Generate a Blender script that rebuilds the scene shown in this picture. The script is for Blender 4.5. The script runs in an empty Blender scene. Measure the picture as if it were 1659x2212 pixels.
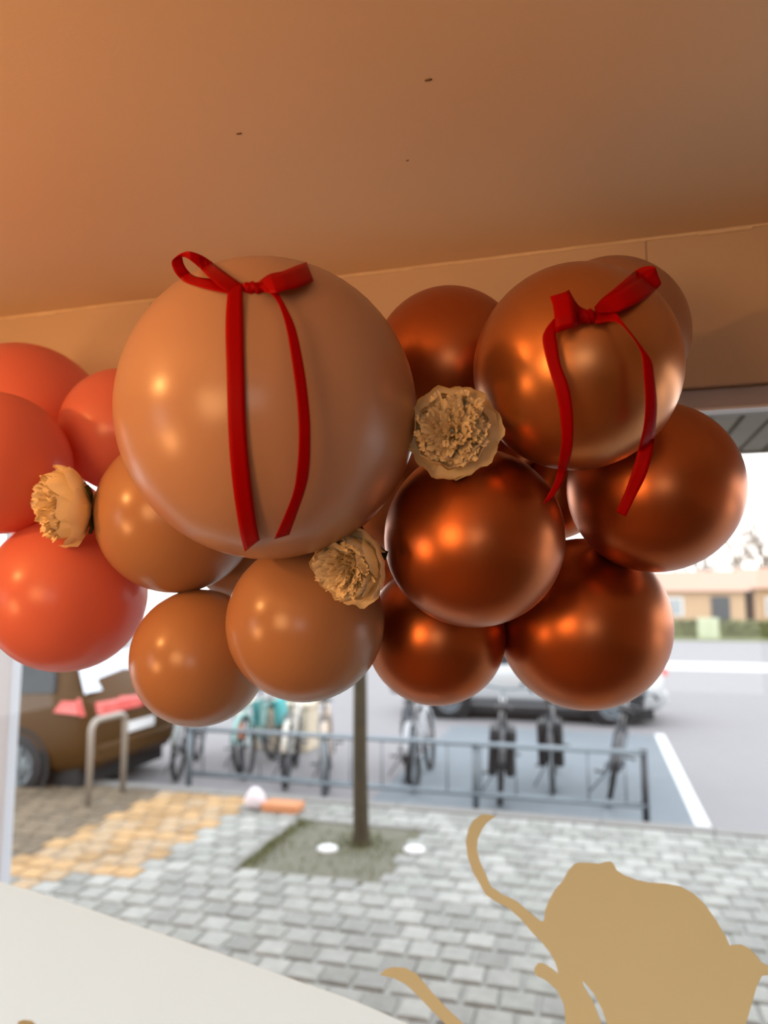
import bpy, bmesh, math, random
from mathutils import Vector, Matrix, Euler
random.seed(7)
sc = bpy.context.scene
# ---------------------------------------------------------------- camera
W, H, F = 1659.0, 2212.0, 1600.0
PITCH = math.atan((1290 - H/2)/F); YAW = math.radians(15.7)
CAM = Vector((0, 0, 1.9))
cd = bpy.data.cameras.new('camera'); cam = bpy.data.objects.new('camera', cd)
sc.collection.objects.link(cam); sc.camera = cam
cam.location = CAM
cam.rotation_euler = (math.pi/2 + PITCH, 0, YAW)
cd.sensor_fit = 'VERTICAL'; cd.sensor_height = 36; cd.sensor_width = 27; cd.lens = F/H*36
cd.clip_start = .02; cd.clip_end = 300
cd.dof.use_dof = True; cd.dof.focus_distance = 1.08; cd.dof.aperture_fstop = 2.2
# ---------------------------------------------------------------- sky
w = bpy.data.worlds.new('world'); sc.world = w; w.use_nodes = True
wn = w.node_tree.nodes; wl = w.node_tree.links
bg = wn['Background']
tc = wn.new('ShaderNodeTexCoord'); sp = wn.new('ShaderNodeSeparateXYZ'); cr = wn.new('ShaderNodeValToRGB')
wl.new(tc.outputs['Generated'], sp.inputs[0]); wl.new(sp.outputs['Z'], cr.inputs[0]); wl.new(cr.outputs[0], bg.inputs[0])
e = cr.color_ramp.elements
e[0].position = 0.0; e[0].color = (1.0, .97, .93, 1)
e[1].position = .9; e[1].color = (.74, .79, .86, 1)
m_ = e.new(.3); m_.color = (.92, .95, .97, 1)
bg.inputs[1].default_value = 2.95
sc.view_settings.view_transform = 'Standard'; sc.view_settings.look = 'None'
sc.view_settings.exposure = 0; sc.view_settings.gamma = 1; sc.view_settings.use_curve_mapping = False
M3 = cam.rotation_euler.to_matrix()

def lamp(name, kind, loc, energy, col, size=.05, rot=None):
    d = bpy.data.lights.new(name, kind); d.energy = energy; d.color = col
    if kind == 'AREA': d.size = size
    else: d.shadow_soft_size = size
    o = bpy.data.objects.new(name, d); sc.collection.objects.link(o); o.location = loc
    if rot: o.rotation_euler = rot
    return o

# ---------------------------------------------------------------- geometry helpers
def ray(px, py): return M3 @ Vector(((px - W/2)/F, (H/2 - py)/F, -1))
def P(px, py, Z): return CAM + ray(px, py)*Z                        # point at depth Z along the view
def onY(px, py, y): r = ray(px, py); return CAM + r*(y/r.y)           # on the facade plane Y = y
def onZ(px, py, z=0): r = ray(px, py); return CAM + r*((z - CAM.z)/r.z)  # on a horizontal plane
def proj(p):
    q = M3.transposed() @ (Vector(p) - CAM)
    return (W/2 + F*q.x/-q.z, H/2 - F*q.y/-q.z, -q.z)

def link(name, me, mat=None, parent=None, loc=None, smooth=False):
    o = bpy.data.objects.new(name, me); sc.collection.objects.link(o)
    if mat and not me.materials: me.materials.append(mat)
    if smooth:
        for p in me.polygons: p.use_smooth = True
    if parent: o.parent = parent
    if loc is not None: o.location = loc
    return o
def bmo(name, bm, mat, parent=None, loc=None, smooth=False):
    me = bpy.data.meshes.new(name); bm.normal_update(); bm.to_mesh(me); bm.free()
    return link(name, me, mat, parent, loc, smooth)
def empty(name, loc=(0, 0, 0), rot=(0, 0, 0)):
    o = bpy.data.objects.new(name, None); sc.collection.objects.link(o)
    o.location = loc; o.rotation_euler = rot; o.empty_display_size = .05; return o
def tag(o, label=None, cat=None, group=None, kind=None):
    if label: o['label'] = label
    if cat: o['category'] = cat
    if group: o['group'] = group
    if kind: o['kind'] = kind
    return o
def box(bm, x0, x1, y0, y1, z0, z1, bev=0, mtx=None):
    r = bmesh.ops.create_cube(bm, size=1)
    vs = r['verts']
    for v in vs:
        v.co = Vector(((x0+x1)/2 + v.co.x*(x1-x0), (y0+y1)/2 + v.co.y*(y1-y0), (z0+z1)/2 + v.co.z*(z1-z0)))
    if bev:
        es = list({ed for v in vs for ed in v.link_edges})
        r2 = bmesh.ops.bevel(bm, geom=es, offset=bev, segments=2, affect='EDGES', profile=.5)
        vs = list({v for f in r2['faces'] for v in f.verts} | {v for v in vs if v.is_valid})
    if mtx:
        for v in vs: v.co = mtx @ v.co
def boxo(name, x0, x1, y0, y1, z0, z1, mat, parent=None, bev=0):
    bm = bmesh.new(); box(bm, x0, x1, y0, y1, z0, z1, bev); return bmo(name, bm, mat, parent)
def tube(bm, pts, r, n=8, caps=True, closed=False):
    pts = [Vector(p) for p in pts]; rings = []
    rr = r if isinstance(r, (list, tuple)) else [r]*len(pts)
    N = len(pts)
    up = None
    for i, p in enumerate(pts):
        if closed: t = pts[(i+1) % N] - pts[i-1]
        else: t = pts[min(i+1, N-1)] - pts[max(i-1, 0)]
        t.normalize()
        if up is None: up = t.orthogonal().normalized()
        a = (up - t*up.dot(t)); a = a.normalized() if a.length > 1e-5 else t.orthogonal().normalized()
        up = a; b = t.cross(a)
        rings.append([bm.verts.new(p + a*rr[i]*math.cos(k*2*math.pi/n) + b*rr[i]*math.sin(k*2*math.pi/n)) for k in range(n)])
    for i in range(N if closed else N-1):
        A, B = rings[i], rings[(i+1) % N]
        for k in range(n): bm.faces.new((A[k], A[(k+1) % n], B[(k+1) % n], B[k]))
    if caps and not closed:
        bm.faces.new(rings[0][::-1]); bm.faces.new(rings[-1])
def lathe(bm, prof, n=24, axis='Z', mtx=None):
    rings = []
    for r, z in prof:
        ring = []
        for k in range(n):
            a = 2*math.pi*k/n
            c = Vector((r*math.cos(a), r*math.sin(a), z))
            ring.append(bm.verts.new(mtx @ c if mtx else c))
        rings.append(ring)
    for A, B in zip(rings, rings[1:]):
        for k in range(n): bm.faces.new((A[k], A[(k+1) % n], B[(k+1) % n], B[k]))
    bm.faces.new(rings[0][::-1]); bm.faces.new(rings[-1])

# ---------------------------------------------------------------- materials
def mat(name, col, rough=.5, metal=0, spec=.5, noise=None, nscale=8, bump=0, bscale=60, trans=0, coat=0, sheen=0, emit=None):
    m = bpy.data.materials.new(name); m.use_nodes = True
    n = m.node_tree.nodes; l = m.node_tree.links; b = n['Principled BSDF']
    b.inputs['Base Color'].default_value = (*col, 1); b.inputs['Roughness'].default_value = rough
    b.inputs['Metallic'].default_value = metal; b.inputs['Specular IOR Level'].default_value = spec
    b.inputs['Coat Weight'].default_value = coat; b.inputs['Coat Roughness'].default_value = .08
    b.inputs['Sheen Weight'].default_value = sheen
    co = n.new('ShaderNodeTexCoord')
    src = None
    if noise:
        t = n.new('ShaderNodeTexNoise'); t.inputs['Scale'].default_value = nscale; t.inputs['Detail'].default_value = 4
        l.new(co.outputs['Object'], t.inputs['Vector'])
        mx = n.new('ShaderNodeMix'); mx.data_type = 'RGBA'
        mx.inputs['A'].default_value = (*col, 1); mx.inputs['B'].default_value = (*noise, 1)
        l.new(t.outputs['Fac'], mx.inputs['Factor']); l.new(mx.outputs['Result'], b.inputs['Base Color']); src = mx.outputs['Result']
    if bump:
        t = n.new('ShaderNodeTexNoise'); t.inputs['Scale'].default_value = bscale; t.inputs['Detail'].default_value = 3
        l.new(co.outputs['Object'], t.inputs['Vector'])
        bp = n.new('ShaderNodeBump'); bp.inputs['Strength'].default_value = bump; bp.inputs['Distance'].default_value = .003
        l.new(t.outputs['Fac'], bp.inputs['Height']); l.new(bp.outputs[0], b.inputs['Normal'])
    if trans:
        tr = n.new('ShaderNodeBsdfTranslucent'); tr.inputs[0].default_value = (*col, 1)
        if src: l.new(src, tr.inputs[0])
        ms = n.new('ShaderNodeMixShader'); ms.inputs[0].default_value = trans
        l.new(b.outputs[0], ms.inputs[1]); l.new(tr.outputs[0], ms.inputs[2]); l.new(ms.outputs[0], n['Material Output'].inputs[0])
    if emit:
        b.inputs['Emission Color'].default_value = (*emit[0], 1); b.inputs['Emission Strength'].default_value = emit[1]
    return m
def glass_mat(name, refl=1.0, tint=(1, 1, 1)):
    m = bpy.data.materials.new(name); m.use_nodes = True
    n = m.node_tree.nodes; l = m.node_tree.links; n.remove(n['Principled BSDF'])
    t = n.new('ShaderNodeBsdfTransparent'); t.inputs[0].default_value = (*tint, 1)
    g = n.new('ShaderNodeBsdfGlossy'); g.inputs['Roughness'].default_value = .0
    fr = n.new('ShaderNodeFresnel'); fr.inputs[0].default_value = 1.45
    ge = n.new('ShaderNodeNewGeometry'); sb = n.new('ShaderNodeMath'); sb.operation = 'SUBTRACT'; sb.inputs[0].default_value = 1
    l.new(ge.outputs['Backfacing'], sb.inputs[1]); mu = n.new('ShaderNodeMath'); mu.operation = 'MULTIPLY'
    l.new(fr.outputs[0], mu.inputs[0]); l.new(sb.outputs[0], mu.inputs[1])   # thin pane: only the outer faces reflect
    ms = n.new('ShaderNodeMixShader'); l.new(mu.outputs[0], ms.inputs[0]); l.new(t.outputs[0], ms.inputs[1]); l.new(g.outputs[0], ms.inputs[2])
    l.new(ms.outputs[0], n['Material Output'].inputs[0]); return m
M_ceil = mat('ceiling_paint', (.72, .58, .41), .6, noise=(.69, .555, .39), nscale=2.2, bump=.08, bscale=140)
M_head = mat('header_paint', (.57, .45, .32), .7, noise=(.53, .415, .295), nscale=3, bump=.15, bscale=90)
M_wall = mat('room_wall_paint', (.40, .28, .18), .8, noise=(.37, .25, .16), nscale=2)
M_floor = mat('floor_wood', (.20, .12, .07), .5, noise=(.14, .08, .05), nscale=6)
M_frame = mat('window_frame_paint', (.52, .51, .53), .45, noise=(.48, .47, .49), nscale=5)
M_caulk = mat('caulk', (.80, .68, .50), .8, noise=(.6, .5, .35), nscale=40)
M_crack = mat('crack_dark', (.16, .10, .06), .9)
M_glass = glass_mat('window_glass')
M_white_film = mat('white_film', (.88, .89, .87), .7, spec=.2, noise=(.85, .86, .84), nscale=1.5, trans=.93)
M_gold_film = mat('gold_film', (.76, .645, .445), .7, spec=.2, noise=(.73, .62, .43), nscale=3, trans=.88)
M_big = mat('blush_latex', (.55, .33, .215), .27, noise=(.53, .315, .205), nscale=3, spec=.5, bump=.02, bscale=25, trans=.10)
M_tan = mat('caramel_latex', (.46, .245, .13), .26, noise=(.44, .235, .125), nscale=4, bump=.02, bscale=25, trans=.08)
M_pink = mat('coral_latex', (.85, .26, .20), .28, noise=(.83, .245, .185), nscale=3, trans=.30)
M_chrome = mat('copper_chrome_latex', (.52, .155, .05), .34, metal=.93, noise=(.49, .145, .047), nscale=3, bump=.03, bscale=8)
M_chrome2 = mat('bronze_chrome_latex', (.58, .235, .085), .32, metal=.88, noise=(.56, .225, .08), nscale=3, bump=.03, bscale=8)
M_brown = mat('mocha_latex', (.42, .19, .10), .38, metal=.35, noise=(.40, .18, .09), nscale=3)
M_ribbon = mat('red_satin', (.36, .0004, .0004), .45, bump=.05, bscale=900, spec=.06, trans=.12)
M_petal = mat('cream_petal', (.99, .87, .60), .8, spec=.2, noise=(.98, .84, .56), nscale=20, trans=.12)
M_leaf = mat('sepal_green', (.035, .06, .02), .6, noise=(.05, .08, .03), nscale=30)
M_road = mat('asphalt_light', (.275, .262, .268), .9, noise=(.25, .238, .244), nscale=3, bump=.3, bscale=40)
M_bay = mat('asphalt_bay', (.215, .245, .27), .85, noise=(.17, .195, .215), nscale=5, bump=.3, bscale=40)
M_line = mat('road_paint', (.78, .79, .78), .8, noise=(.66, .67, .66), nscale=20)
M_kerb = mat('kerb_stone', (.30, .29, .27), .85, noise=(.22, .21, .20), nscale=9, bump=.3)
M_joint = mat('sett_joint_sand', (.34, .34, .32), .95, noise=(.40, .40, .37), nscale=12)
M_soil = mat('tree_pit_soil', (.20, .19, .15), .95, noise=(.12, .12, .08), nscale=9, bump=.6, bscale=50)
M_grass = mat('grass_blades', (.12, .16, .05), .8, noise=(.20, .18, .07), nscale=10)
M_bark = mat('tree_bark', (.035, .03, .02), .9, noise=(.08, .062, .03), nscale=14, bump=.6, bscale=60)
M_steel = mat('galvanised_steel', (.22, .26, .29), .4, metal=.5, noise=(.19, .22, .245), nscale=8)
M_dsteel = mat('dark_steel', (.07, .075, .085), .4, metal=.4)
M_black = mat('black_rubber', (.02, .02, .022), .7)
M_white = mat('white_plastic', (.85, .85, .86), .5)
M_post = mat('pale_post_paint', (.56, .64, .76), .4, noise=(.66, .68, .72), nscale=4)
M_plank = mat('weathered_soffit_plank', (.23, .215, .185), .8, noise=(.16, .15, .13), nscale=6, bump=.3)
M_lampglass = mat('lamp_glow', (1, .8, .5), .5, emit=((1, .52, .17), 60))

def sett_mat():
    m = mat('granite_sett', (.36, .37, .37), .75, bump=.5, bscale=70)
    n = m.node_tree.nodes; l = m.node_tree.links; b = n['Principled BSDF']
    at = n.new('ShaderNodeAttribute'); at.attribute_name = 'tone'
    g = n.new('ShaderNodeNewGeometry'); t = n.new('ShaderNodeTexNoise'); t.inputs['Scale'].default_value = 14
    t2 = n.new('ShaderNodeTexNoise'); t2.inputs['Scale'].default_value = 1.1
    l.new(g.outputs['Position'], t.inputs['Vector']); l.new(g.outputs['Position'], t2.inputs['Vector'])
    mx = n.new('ShaderNodeMix'); mx.data_type = 'RGBA'; mx.blend_type = 'MULTIPLY'; mx.inputs['Factor'].default_value = 1
    r = n.new('ShaderNodeMapRange'); r.inputs['To Min'].default_value = .72; r.inputs['To Max'].default_value = 1.25
    l.new(t.outputs['Fac'], r.inputs['Value'])
    r2 = n.new('ShaderNodeMapRange'); r2.inputs['To Min'].default_value = .88; r2.inputs['To Max'].default_value = 1.12
    l.new(t2.outputs['Fac'], r2.inputs['Value'])
    mu = n.new('ShaderNodeMath'); mu.operation = 'MULTIPLY'; l.new(r.outputs[0], mu.inputs[0]); l.new(r2.outputs[0], mu.inputs[1])
    l.new(at.outputs['Color'], mx.inputs['A']); l.new(mu.outputs[0], mx.inputs['B'])
    l.new(mx.outputs['Result'], b.inputs['Base Color']); return m
M_sett = sett_mat()

# ================================================================ SETTING
YW = 1.64                                   # inner face of the window wall
ZC = (onY(0, 688, YW).z + onY(1659, 483, YW).z)/2
ZH = onY(1560, 830, YW).z                   # underside of the header
YF = YW + .03
ZF = onY(1600, 877, YF).z                   # top of glass
YG = 1.71                                   # glass plane
ZFLOOR = .2; XL, XR, YB = -4.2, 3.2, -4.2
c = tag(boxo('ceiling', XL-.2, XR+.2, YB-.2, YW+.3, ZC, ZC+.2, M_ceil), 'cream painted ceiling above the balloons', kind='structure')
for (px, py, sz) in ((925, 172, .006), (516, 288, .0055), (880, 346, .003)):
    q = onZ(px, py, ZC)
    bm = bmesh.new()
    bmesh.ops.create_icosphere(bm, subdivisions=2, radius=1)
    for v in bm.verts: v.co = Vector((v.co.x*sz*(1+.3*math.sin(v.co.y*9)), v.co.y*sz*.35, v.co.z*.0012))
    bmo('nail_hole', bm, M_crack, c, (q.x, q.y, ZC-.0008), True)
tag(boxo('floor', XL-.2, XR+.2, YB-.2, YW+.2, 0.0, ZFLOOR, M_floor), 'shop floor', kind='structure')
def wall_hole(name, horiz, pos, lo, hi, z0, z1, holes, th=.15):
    """wall built of blocks around rectangular window openings"""
    bm = bmesh.new(); cuts = sorted({lo, hi, *[h for q in holes for h in q[:2]]})
    for a, b in zip(cuts, cuts[1:]):
        hs = [q for q in holes if q[0] <= a and q[1] >= b]
        spans = [(z0, z1)] if not hs else [(z0, hs[0][2]), (hs[0][3], z1)]
        for s0, s1 in spans:
            if horiz: box(bm, a, b, pos, pos+th, s0, s1)
            else: box(bm, pos, pos+th, a, b, s0, s1)
    return tag(bmo(name, bm, M_wall), 'warm cream shop wall', kind='structure')
wall_hole('wall_back', True, YB-.15, XL-.15, XR+.15, ZFLOOR, ZC, [(.1, 1.5, 1.0, 2.2)])
wall_hole('wall_left', False, XL-.15, YB, YW+.15, ZFLOOR, ZC, [(-1.9, -1.0, 1.0, 2.05)])
wall_hole('wall_right', False, XR, YB, YW+.15, ZFLOOR, ZC, [])
for i, (x0, x1, y0, y1, z0, z1) in enumerate(((.1, 1.5, YB-.09, YB-.08, 1.0, 2.2), (XL-.09, XL-.08, -1.9, -1.0, 1.0, 2.05))):
    tag(boxo('window_%d' % (i+2), x0, x1, y0, y1, z0, z1, M_glass), 'small shop window', kind='structure')
# header boards over the window
XC = onY(1396, 540, YW).x
hd = tag(boxo('wall_front', XL, XR, YW+.012, YW+.16, ZH+.002, ZC, M_head), 'header wall above the window made of painted boards', kind='structure')
for (a, b) in ((XL, -1.1), (-1.0985, XC-.0007), (XC+.0007, XR)):
    boxo('header_board', a, b, YW, YW+.014, ZH, ZC-.001, M_head, hd, .0006)
boxo('crack', XC-.01, XC+.01, YW+.0115, YW+.0125, ZH+.01, ZC-.002, M_crack, hd)
below = tag(boxo('wall_sill', XL, XR, YW, YW+.16, -.05, .55, M_head), 'low wall below the window', kind='structure')
# cornice caulk bead
bm = bmesh.new(); n = 140
for i in range(n):
    a = XL + (XR-XL)*i/n; b = a + (XR-XL)/n
    h = .0035 + .0025*random.random() + (.004 if random.random() < .12 else 0)
    box(bm, a, b, YW-.003-.002*random.random(), YW+.001, ZC-h, ZC)
tag(bmo('trim_1', bm, M_caulk), 'uneven filler bead where ceiling meets header', kind='structure')
# window frame
win = tag(boxo('window_1', XL, XR, YG-.004, YG, .55, ZF+.01, M_glass), 'large shop window pane', kind='structure')
fr = boxo('window_frame', XL, XR, YF, YF+.07, ZF, ZH+.001, M_frame, win, .004)
boxo('window_frame', XL, XL+.07, YF, YF+.07, .55, ZF, M_frame, win, .004)
boxo('window_frame', XR-.07, XR, YF, YF+.07, .55, ZF, M_frame, win, .004)
boxo('window_frame', XL, XR, YF, YF+.07, .5, .58, M_frame, win, .004)
boxo('edge_highlight_bead', XL, XR, YF-.004, YF+.012, ZF-.006, ZF+.001, M_white, win, .002)  # white strip stands in for the highlight along the frame's lower edge
# outside wall above the window
tag(boxo('wall_outside', XL-.3, XR+.3, YW+.18, YW+.34, ZF+.05, 4.2, M_kerb), 'outer shop front above the window', kind='structure')

# canopy of boards outside, boards run away from the shop front
ZCAN = 2.56
cany = (onZ(1640, 972, ZCAN)).y
can = empty('canopy', (1.0, YW+.36, ZCAN))
tag(can, 'weathered grey plank canopy over the pavement, outside the top of the window', 'canopy')
bm = bmesh.new(); box(bm, -3.6, 2.4, 0, cany-YW-.36, .03, .09); bmo('canopy_deck', bm, M_kerb, can)
x = -3.6
while x < 2.4:
    bm = bmesh.new(); box(bm, x, x+.088, 0, cany-YW-.36-.03, -.012*random.random(), .03, .004)
    bmo('plank', bm, M_plank, can); x += .105
bm = bmesh.new(); box(bm, -3.6, 2.4, cany-YW-.39, cany-YW-.36, -.02, .10, .004); bmo('fascia', bm, M_plank, can)

# ================================================================ films on the glass
def film(name, pts, m, y=YG-.008, th=.0006):
    """a cut vinyl shape lying on the pane: outline smoothed, filled and given thickness"""
    q = [onY(px, py, y) for px, py in pts]
    bm = bmesh.new(); vs = [bm.verts.new(p) for p in q]
    es = [bm.edges.new((vs[i], vs[(i+1) % len(vs)])) for i in range(len(vs))]
    bmesh.ops.triangle_fill(bm, edges=es, use_beauty=True)
    r = bmesh.ops.extrude_face_region(bm, geom=bm.faces[:])
    for g in r['geom']:
        if isinstance(g, bmesh.types.BMVert): g.co.y += th
    bmesh.ops.recalc_face_normals(bm, faces=bm.faces)
    return bmo(name, bm, m)
def smooth_loop(pts, k=4, closed=True):
    out = []; n = len(pts)
    for i in range(n if closed else n-1):
        g = lambda j: Vector(pts[j % n] if closed else pts[max(0, min(n-1, j))])
        p0, p1, p2, p3 = g(i-1), g(i), g(i+1), g(i+2)
        for s in range(k):
            t = s/k
            out.append(.5*((2*p1) + (p2-p0)*t + (2*p0-5*p1+4*p2-p3)*t*t + (3*p1-p0-3*p2+p3)*t**3))
    if not closed: out.append(Vector(pts[-1]))
    return out
top = smooth_loop([(-160, 1862), (0, 1905), (130, 1943), (330, 2011), (520, 2075), (640, 2118), (760, 2160), (880, 2212), (1010, 2272)], 5, False)
wf = film('white_window_film', [tuple(p) for p in top] + [(1010, 2700), (-160, 2700)], M_white_film, YG-.0085)
tag(wf, 'large white film with sloping curved top edge stuck on the lower left glass', 'window film')
blob = [(1175,1990),(1178,1965),(1187,1942),(1200,1920),(1214,1905),(1228,1880),(1240,1867),(1252,1863),(1275,1864),(1296,1866),(1306,1862),(1320,1861),(1326,1867),(1332,1880),
 (1352,1892),(1372,1900),(1400,1906),(1440,1909),(1470,1915),(1495,1928),(1520,1950),(1545,1985),(1567,2022),(1576,2042),(1600,2040),(1618,2048),(1632,2062),(1644,2078),(1656,2085),(1700,2094),
 (1700,2120),(1664,2106),(1646,2108),(1635,2130),(1622,2175),(1608,2225),(1590,2300),(1330,2300),(1318,2230),(1300,2180),(1282,2145),(1262,2122),(1258,2120),(1262,2132),(1280,2160),(1296,2200),(1320,2300),(1232,2300),(1222,2210),(1218,2170),
 (1204,2140),(1180,2118),(1156,2106),(1154,2092),(1162,2080),(1176,2082),(1195,2094),(1207,2104),(1200,2080),(1188,2058),(1170,2035),(1150,2015),(1125,1985),(1100,1963),(1070,1947),(1048,1932),(1038,1912),(1022,1885),(1010,1850),(1006,1818),(1012,1790),(1022,1772),
 (1044,1758),(1056,1760),(1072,1763),(1054,1775),(1042,1790),(1032,1812),(1030,1835),(1036,1860),(1050,1890),(1060,1914),(1085,1932),(1115,1946),(1140,1967),(1168,1990)]
tag(film('gold_window_film', blob, M_gold_film), 'large matt gold rounded film with a long curling tendril on the lower right glass', 'window film')
tag(film('gold_window_film', [(820,2106),(832,2094),(850,2089),(876,2091),(900,2104),(930,2140),(965,2178),(1001,2212),(1060,2280),(1010,2290),(962,2212),(930,2180),(900,2148),(876,2126),(850,2113)], M_gold_film),
    'slim gold curved film tip low on the glass, left of the large gold shape', 'window film')
tag(film('gold_window_film', [(36,2216),(40,2206),(52,2203),(68,2205),(78,2214),(80,2260),(34,2260)], M_gold_film, YG-.0095), 'scrap of gold film peeking in at the bottom left corner over the white film', 'window film')

# ================================================================ balloons
def balloon_mesh(R):
    bm = bmesh.new(); n = 64; m = 40; prof = []
    for i in range(1, m):
        th = math.pi*i/m; r = math.sin(th); z = math.cos(th)
        if z < 0:
            k = -z; z *= 1 + .10*k*k; r *= 1 - .05*k**2
        prof.append((r*R, z*R))
    prof.append((.045*R, -1.13*R))
    lathe(bm, prof, n)
    for v in bm.verts: v.co *= 1 + .004*math.sin(3*v.co.x/R + 2*v.co.y/R)
    return bm
BAL = {}
def balloon(key, px, py, rx, ry, Z, m, label, group=None, rim=(0, 0, 0), taper=0.0):
    """px,py,rx,ry outline seen in the picture; Z its distance. neck turned to the back of the cluster"""
    R = (rx+ry)/2/F*Z; C = P(px, py, Z)
    core = P(900, 1000, 1.55); d = (core - C).normalized()*.3 + (M3 @ Vector((0, 0, -1)))*.9
    q = d.normalized().to_track_quat('-Z', 'Y')
    bm = balloon_mesh(1.0)
    for it in range(4):                           # fit size and place to the outline
        pr = [proj(C + q @ (v.co*R)) for v in bm.verts]
        x0, x1 = min(p[0] for p in pr), max(p[0] for p in pr); y0, y1 = min(p[1] for p in pr), max(p[1] for p in pr)
        s = (rx+ry)/((x1-x0)/2 + (y1-y0)/2); R *= s
        C = C + (P(px, py, Z) - P((x0+x1)/2, (y0+y1)/2, Z))
    for v in bm.verts: v.co *= R
    root = empty('balloon', C); root.rotation_mode = 'QUATERNION'; root.rotation_quaternion = q
    tag(root, label, 'balloon', group)
    bmo('skin', bm, m, root, smooth=True)
    bm = bmesh.new(); k = R*.05
    z = -1.12*R
    lathe(bm, [(k, z), (k*.8, z-k*.6), (k*.55, z-k*1.2), (k*.9, z-k*1.8), (k*1.5, z-k*2.6), (k*1.65, z-k*2.9), (k*1.4, z-k*3.0)], 16)
    bmo('knot', bm, m, root, smooth=True)
    BAL[key] = (C, R); return root
balloon('G', 571.5, 880, 326, 331, 1.05, M_big, 'largest balloon, dusty blush, with a red bow on its top')
balloon('C2', 1252, 790, 226, 230, 1.05, M_chrome2, 'bronze chrome balloon wearing the right red bow')
balloon('C1', 970, 785, 168, 168, 1.30, M_chrome, 'dark copper balloon above the frontal cream peony, behind the blush one')
balloon('C3', 1322, 722, 170, 175, 1.30, M_brown, 'matt mocha balloon peeking out behind the right bow balloon')
balloon('C4', 1420, 1052, 193, 187, 1.20, M_chrome, 'copper balloon rightmost of the cluster, against the bright sky')
balloon('C5', 1026, 1161, 201, 190, 1.12, M_chrome, 'copper balloon in the middle, directly under the frontal peony')
balloon('C6', 1266, 1349, 188, 190, 1.34, M_chrome, 'lowest right copper balloon, hanging above the parked bicycles')
balloon('C7', 942, 1372, 147, 158, 1.32, M_chrome, 'smallest copper balloon at the bottom, beside the tree trunk')
balloon('T3', 658.5, 1345, 176, 168, 1.18, M_tan, 'caramel balloon below the blush one with a peony at its upper right')
balloon('T2', 428, 1422, 149, 151, 1.30, M_tan, 'lowest caramel balloon, its top hidden by its neighbours')
balloon('T1', 377, 1110, 173, 176, 1.32, M_tan, 'caramel balloon tucked under the left side of the blush one')
balloon('P3', 265, 930, 138, 139, 1.52, M_pink, 'coral pink balloon half hidden by the left edge of the blush one')
balloon('P4', 138, 1284, 177, 174, 1.40, M_pink, 'coral pink balloon lowest on the left')
balloon('P2', -15, 1000, 163, 166, 1.35, M_pink, 'orange coral balloon cut by the left picture edge, left of a peony')
balloon('P1', 45, 915, 185, 185, 1.70, M_pink, 'deep coral balloon highest at the left, behind the others')
balloon('D', 848, 1085, 120, 120, 1.42, M_brown, 'dim mocha balloon deep in the gap between blush and copper balloons')
balloon('P5', 130, 1130, 105, 105, 1.60, M_pink, 'deep coral balloon at the back, behind the sideways peony')
balloon('C9', 1080, 955, 85, 85, 1.44, M_chrome, 'dark copper balloon glimpsed just right of the frontal peony')
balloon('T4', 515, 1195, 100, 100, 1.50, M_tan, 'caramel balloon sliver between the blush one and the three caramel ones')
balloon('C10', 878, 1240, 66, 66, 1.46, M_chrome, 'small dark copper sliver right behind the down-turned peony')
balloon('C8', 1200, 1062, 105, 105, 1.50, M_chrome, 'dark copper balloon deep behind the other copper ones')

def surf(key, px, py):
    """depth of the balloon's near side along the ray, or of its limb when the ray misses"""
    C, R = BAL[key]; r = ray(px, py); o = CAM - C
    a = r.dot(r); b = 2*r.dot(o); c = o.dot(o) - R*R*1.0; D = b*b - 4*a*c
    return (-b - math.sqrt(max(D, 0)))/(2*a)

# ================================================================ ribbons
def strip(name, prs, mt, parent, key=None, off=.004, depth=None, k=8, hang=0.0, bulge=0):
    """ribbon strip from (xa,ya,xb,yb[,depth]) cross edges; lies off the balloon surface"""
    A = smooth_loop([(p[0], p[1]) for p in prs], k, False); B = smooth_loop([(p[2], p[3]) for p in prs], k, False)
    n = len(A); rows = []
    fr = surf(key, *[(x) for x in proj(BAL[key][0])[:2]])
    for i, (a, b) in enumerate(zip(A, B)):
        t = i/(n-1)*(len(prs)-1); j = min(int(t), len(prs)-2); f = t - j
        dx = 0
        D_ = [q_[4] if len(q_) > 4 else 0 for q_ in prs]
        dx = D_[j]*(1-f) + D_[j+1]*f
        row = []
        for s in range(5):
            q = a.lerp(b, s/4)
            ds = surf(key, q.x, q.y)
            z = min(ds, fr + (ds-fr)*(1-hang)) - off + dx - bulge*math.sin(math.pi*s/4)
            row.append(z)
        rows.append([P(a.lerp(b, s/4).x, a.lerp(b, s/4).y, row[s]) for s in range(5)])
    bm = bmesh.new(); vs = [[bm.verts.new(p) for p in r] for r in rows]
    for r0, r1 in zip(vs, vs[1:]):
        for s in range(4): bm.faces.new((r0[s], r0[s+1], r1[s+1], r1[s]))
    o = bmo(name, bm, mt, parent, smooth=True)
    if parent: o.matrix_parent_inverse = Matrix.Translation(parent.location).inverted()
    md = o.modifiers.new('thickness', 'SOLIDIFY'); md.thickness = .0005; md.offset = 0
    return o
def knot(parent, px, py, hx, hy, Z, mt, seed=0):
    bm = bmesh.new(); bmesh.ops.create_icosphere(bm, subdivisions=4, radius=1)
    for v in bm.verts:
        c_ = v.co; f = 1 + .10*math.sin(9*c_.x + 2.5*c_.y + seed) + .06*math.sin(15*c_.x - 4*c_.y)
        sx = 1 if abs(c_.x) < .5 else 1
        p = Vector((c_.x*hx/F*Z, (c_.y*f)*hy/F*Z*(.82 + .25*abs(c_.x)), c_.z*f*hy/F*Z*.62))
        v.co = M3 @ p
    o = bmo('knot', bm, mt, parent, P(px, py, Z) - parent.location, True); return o

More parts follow.
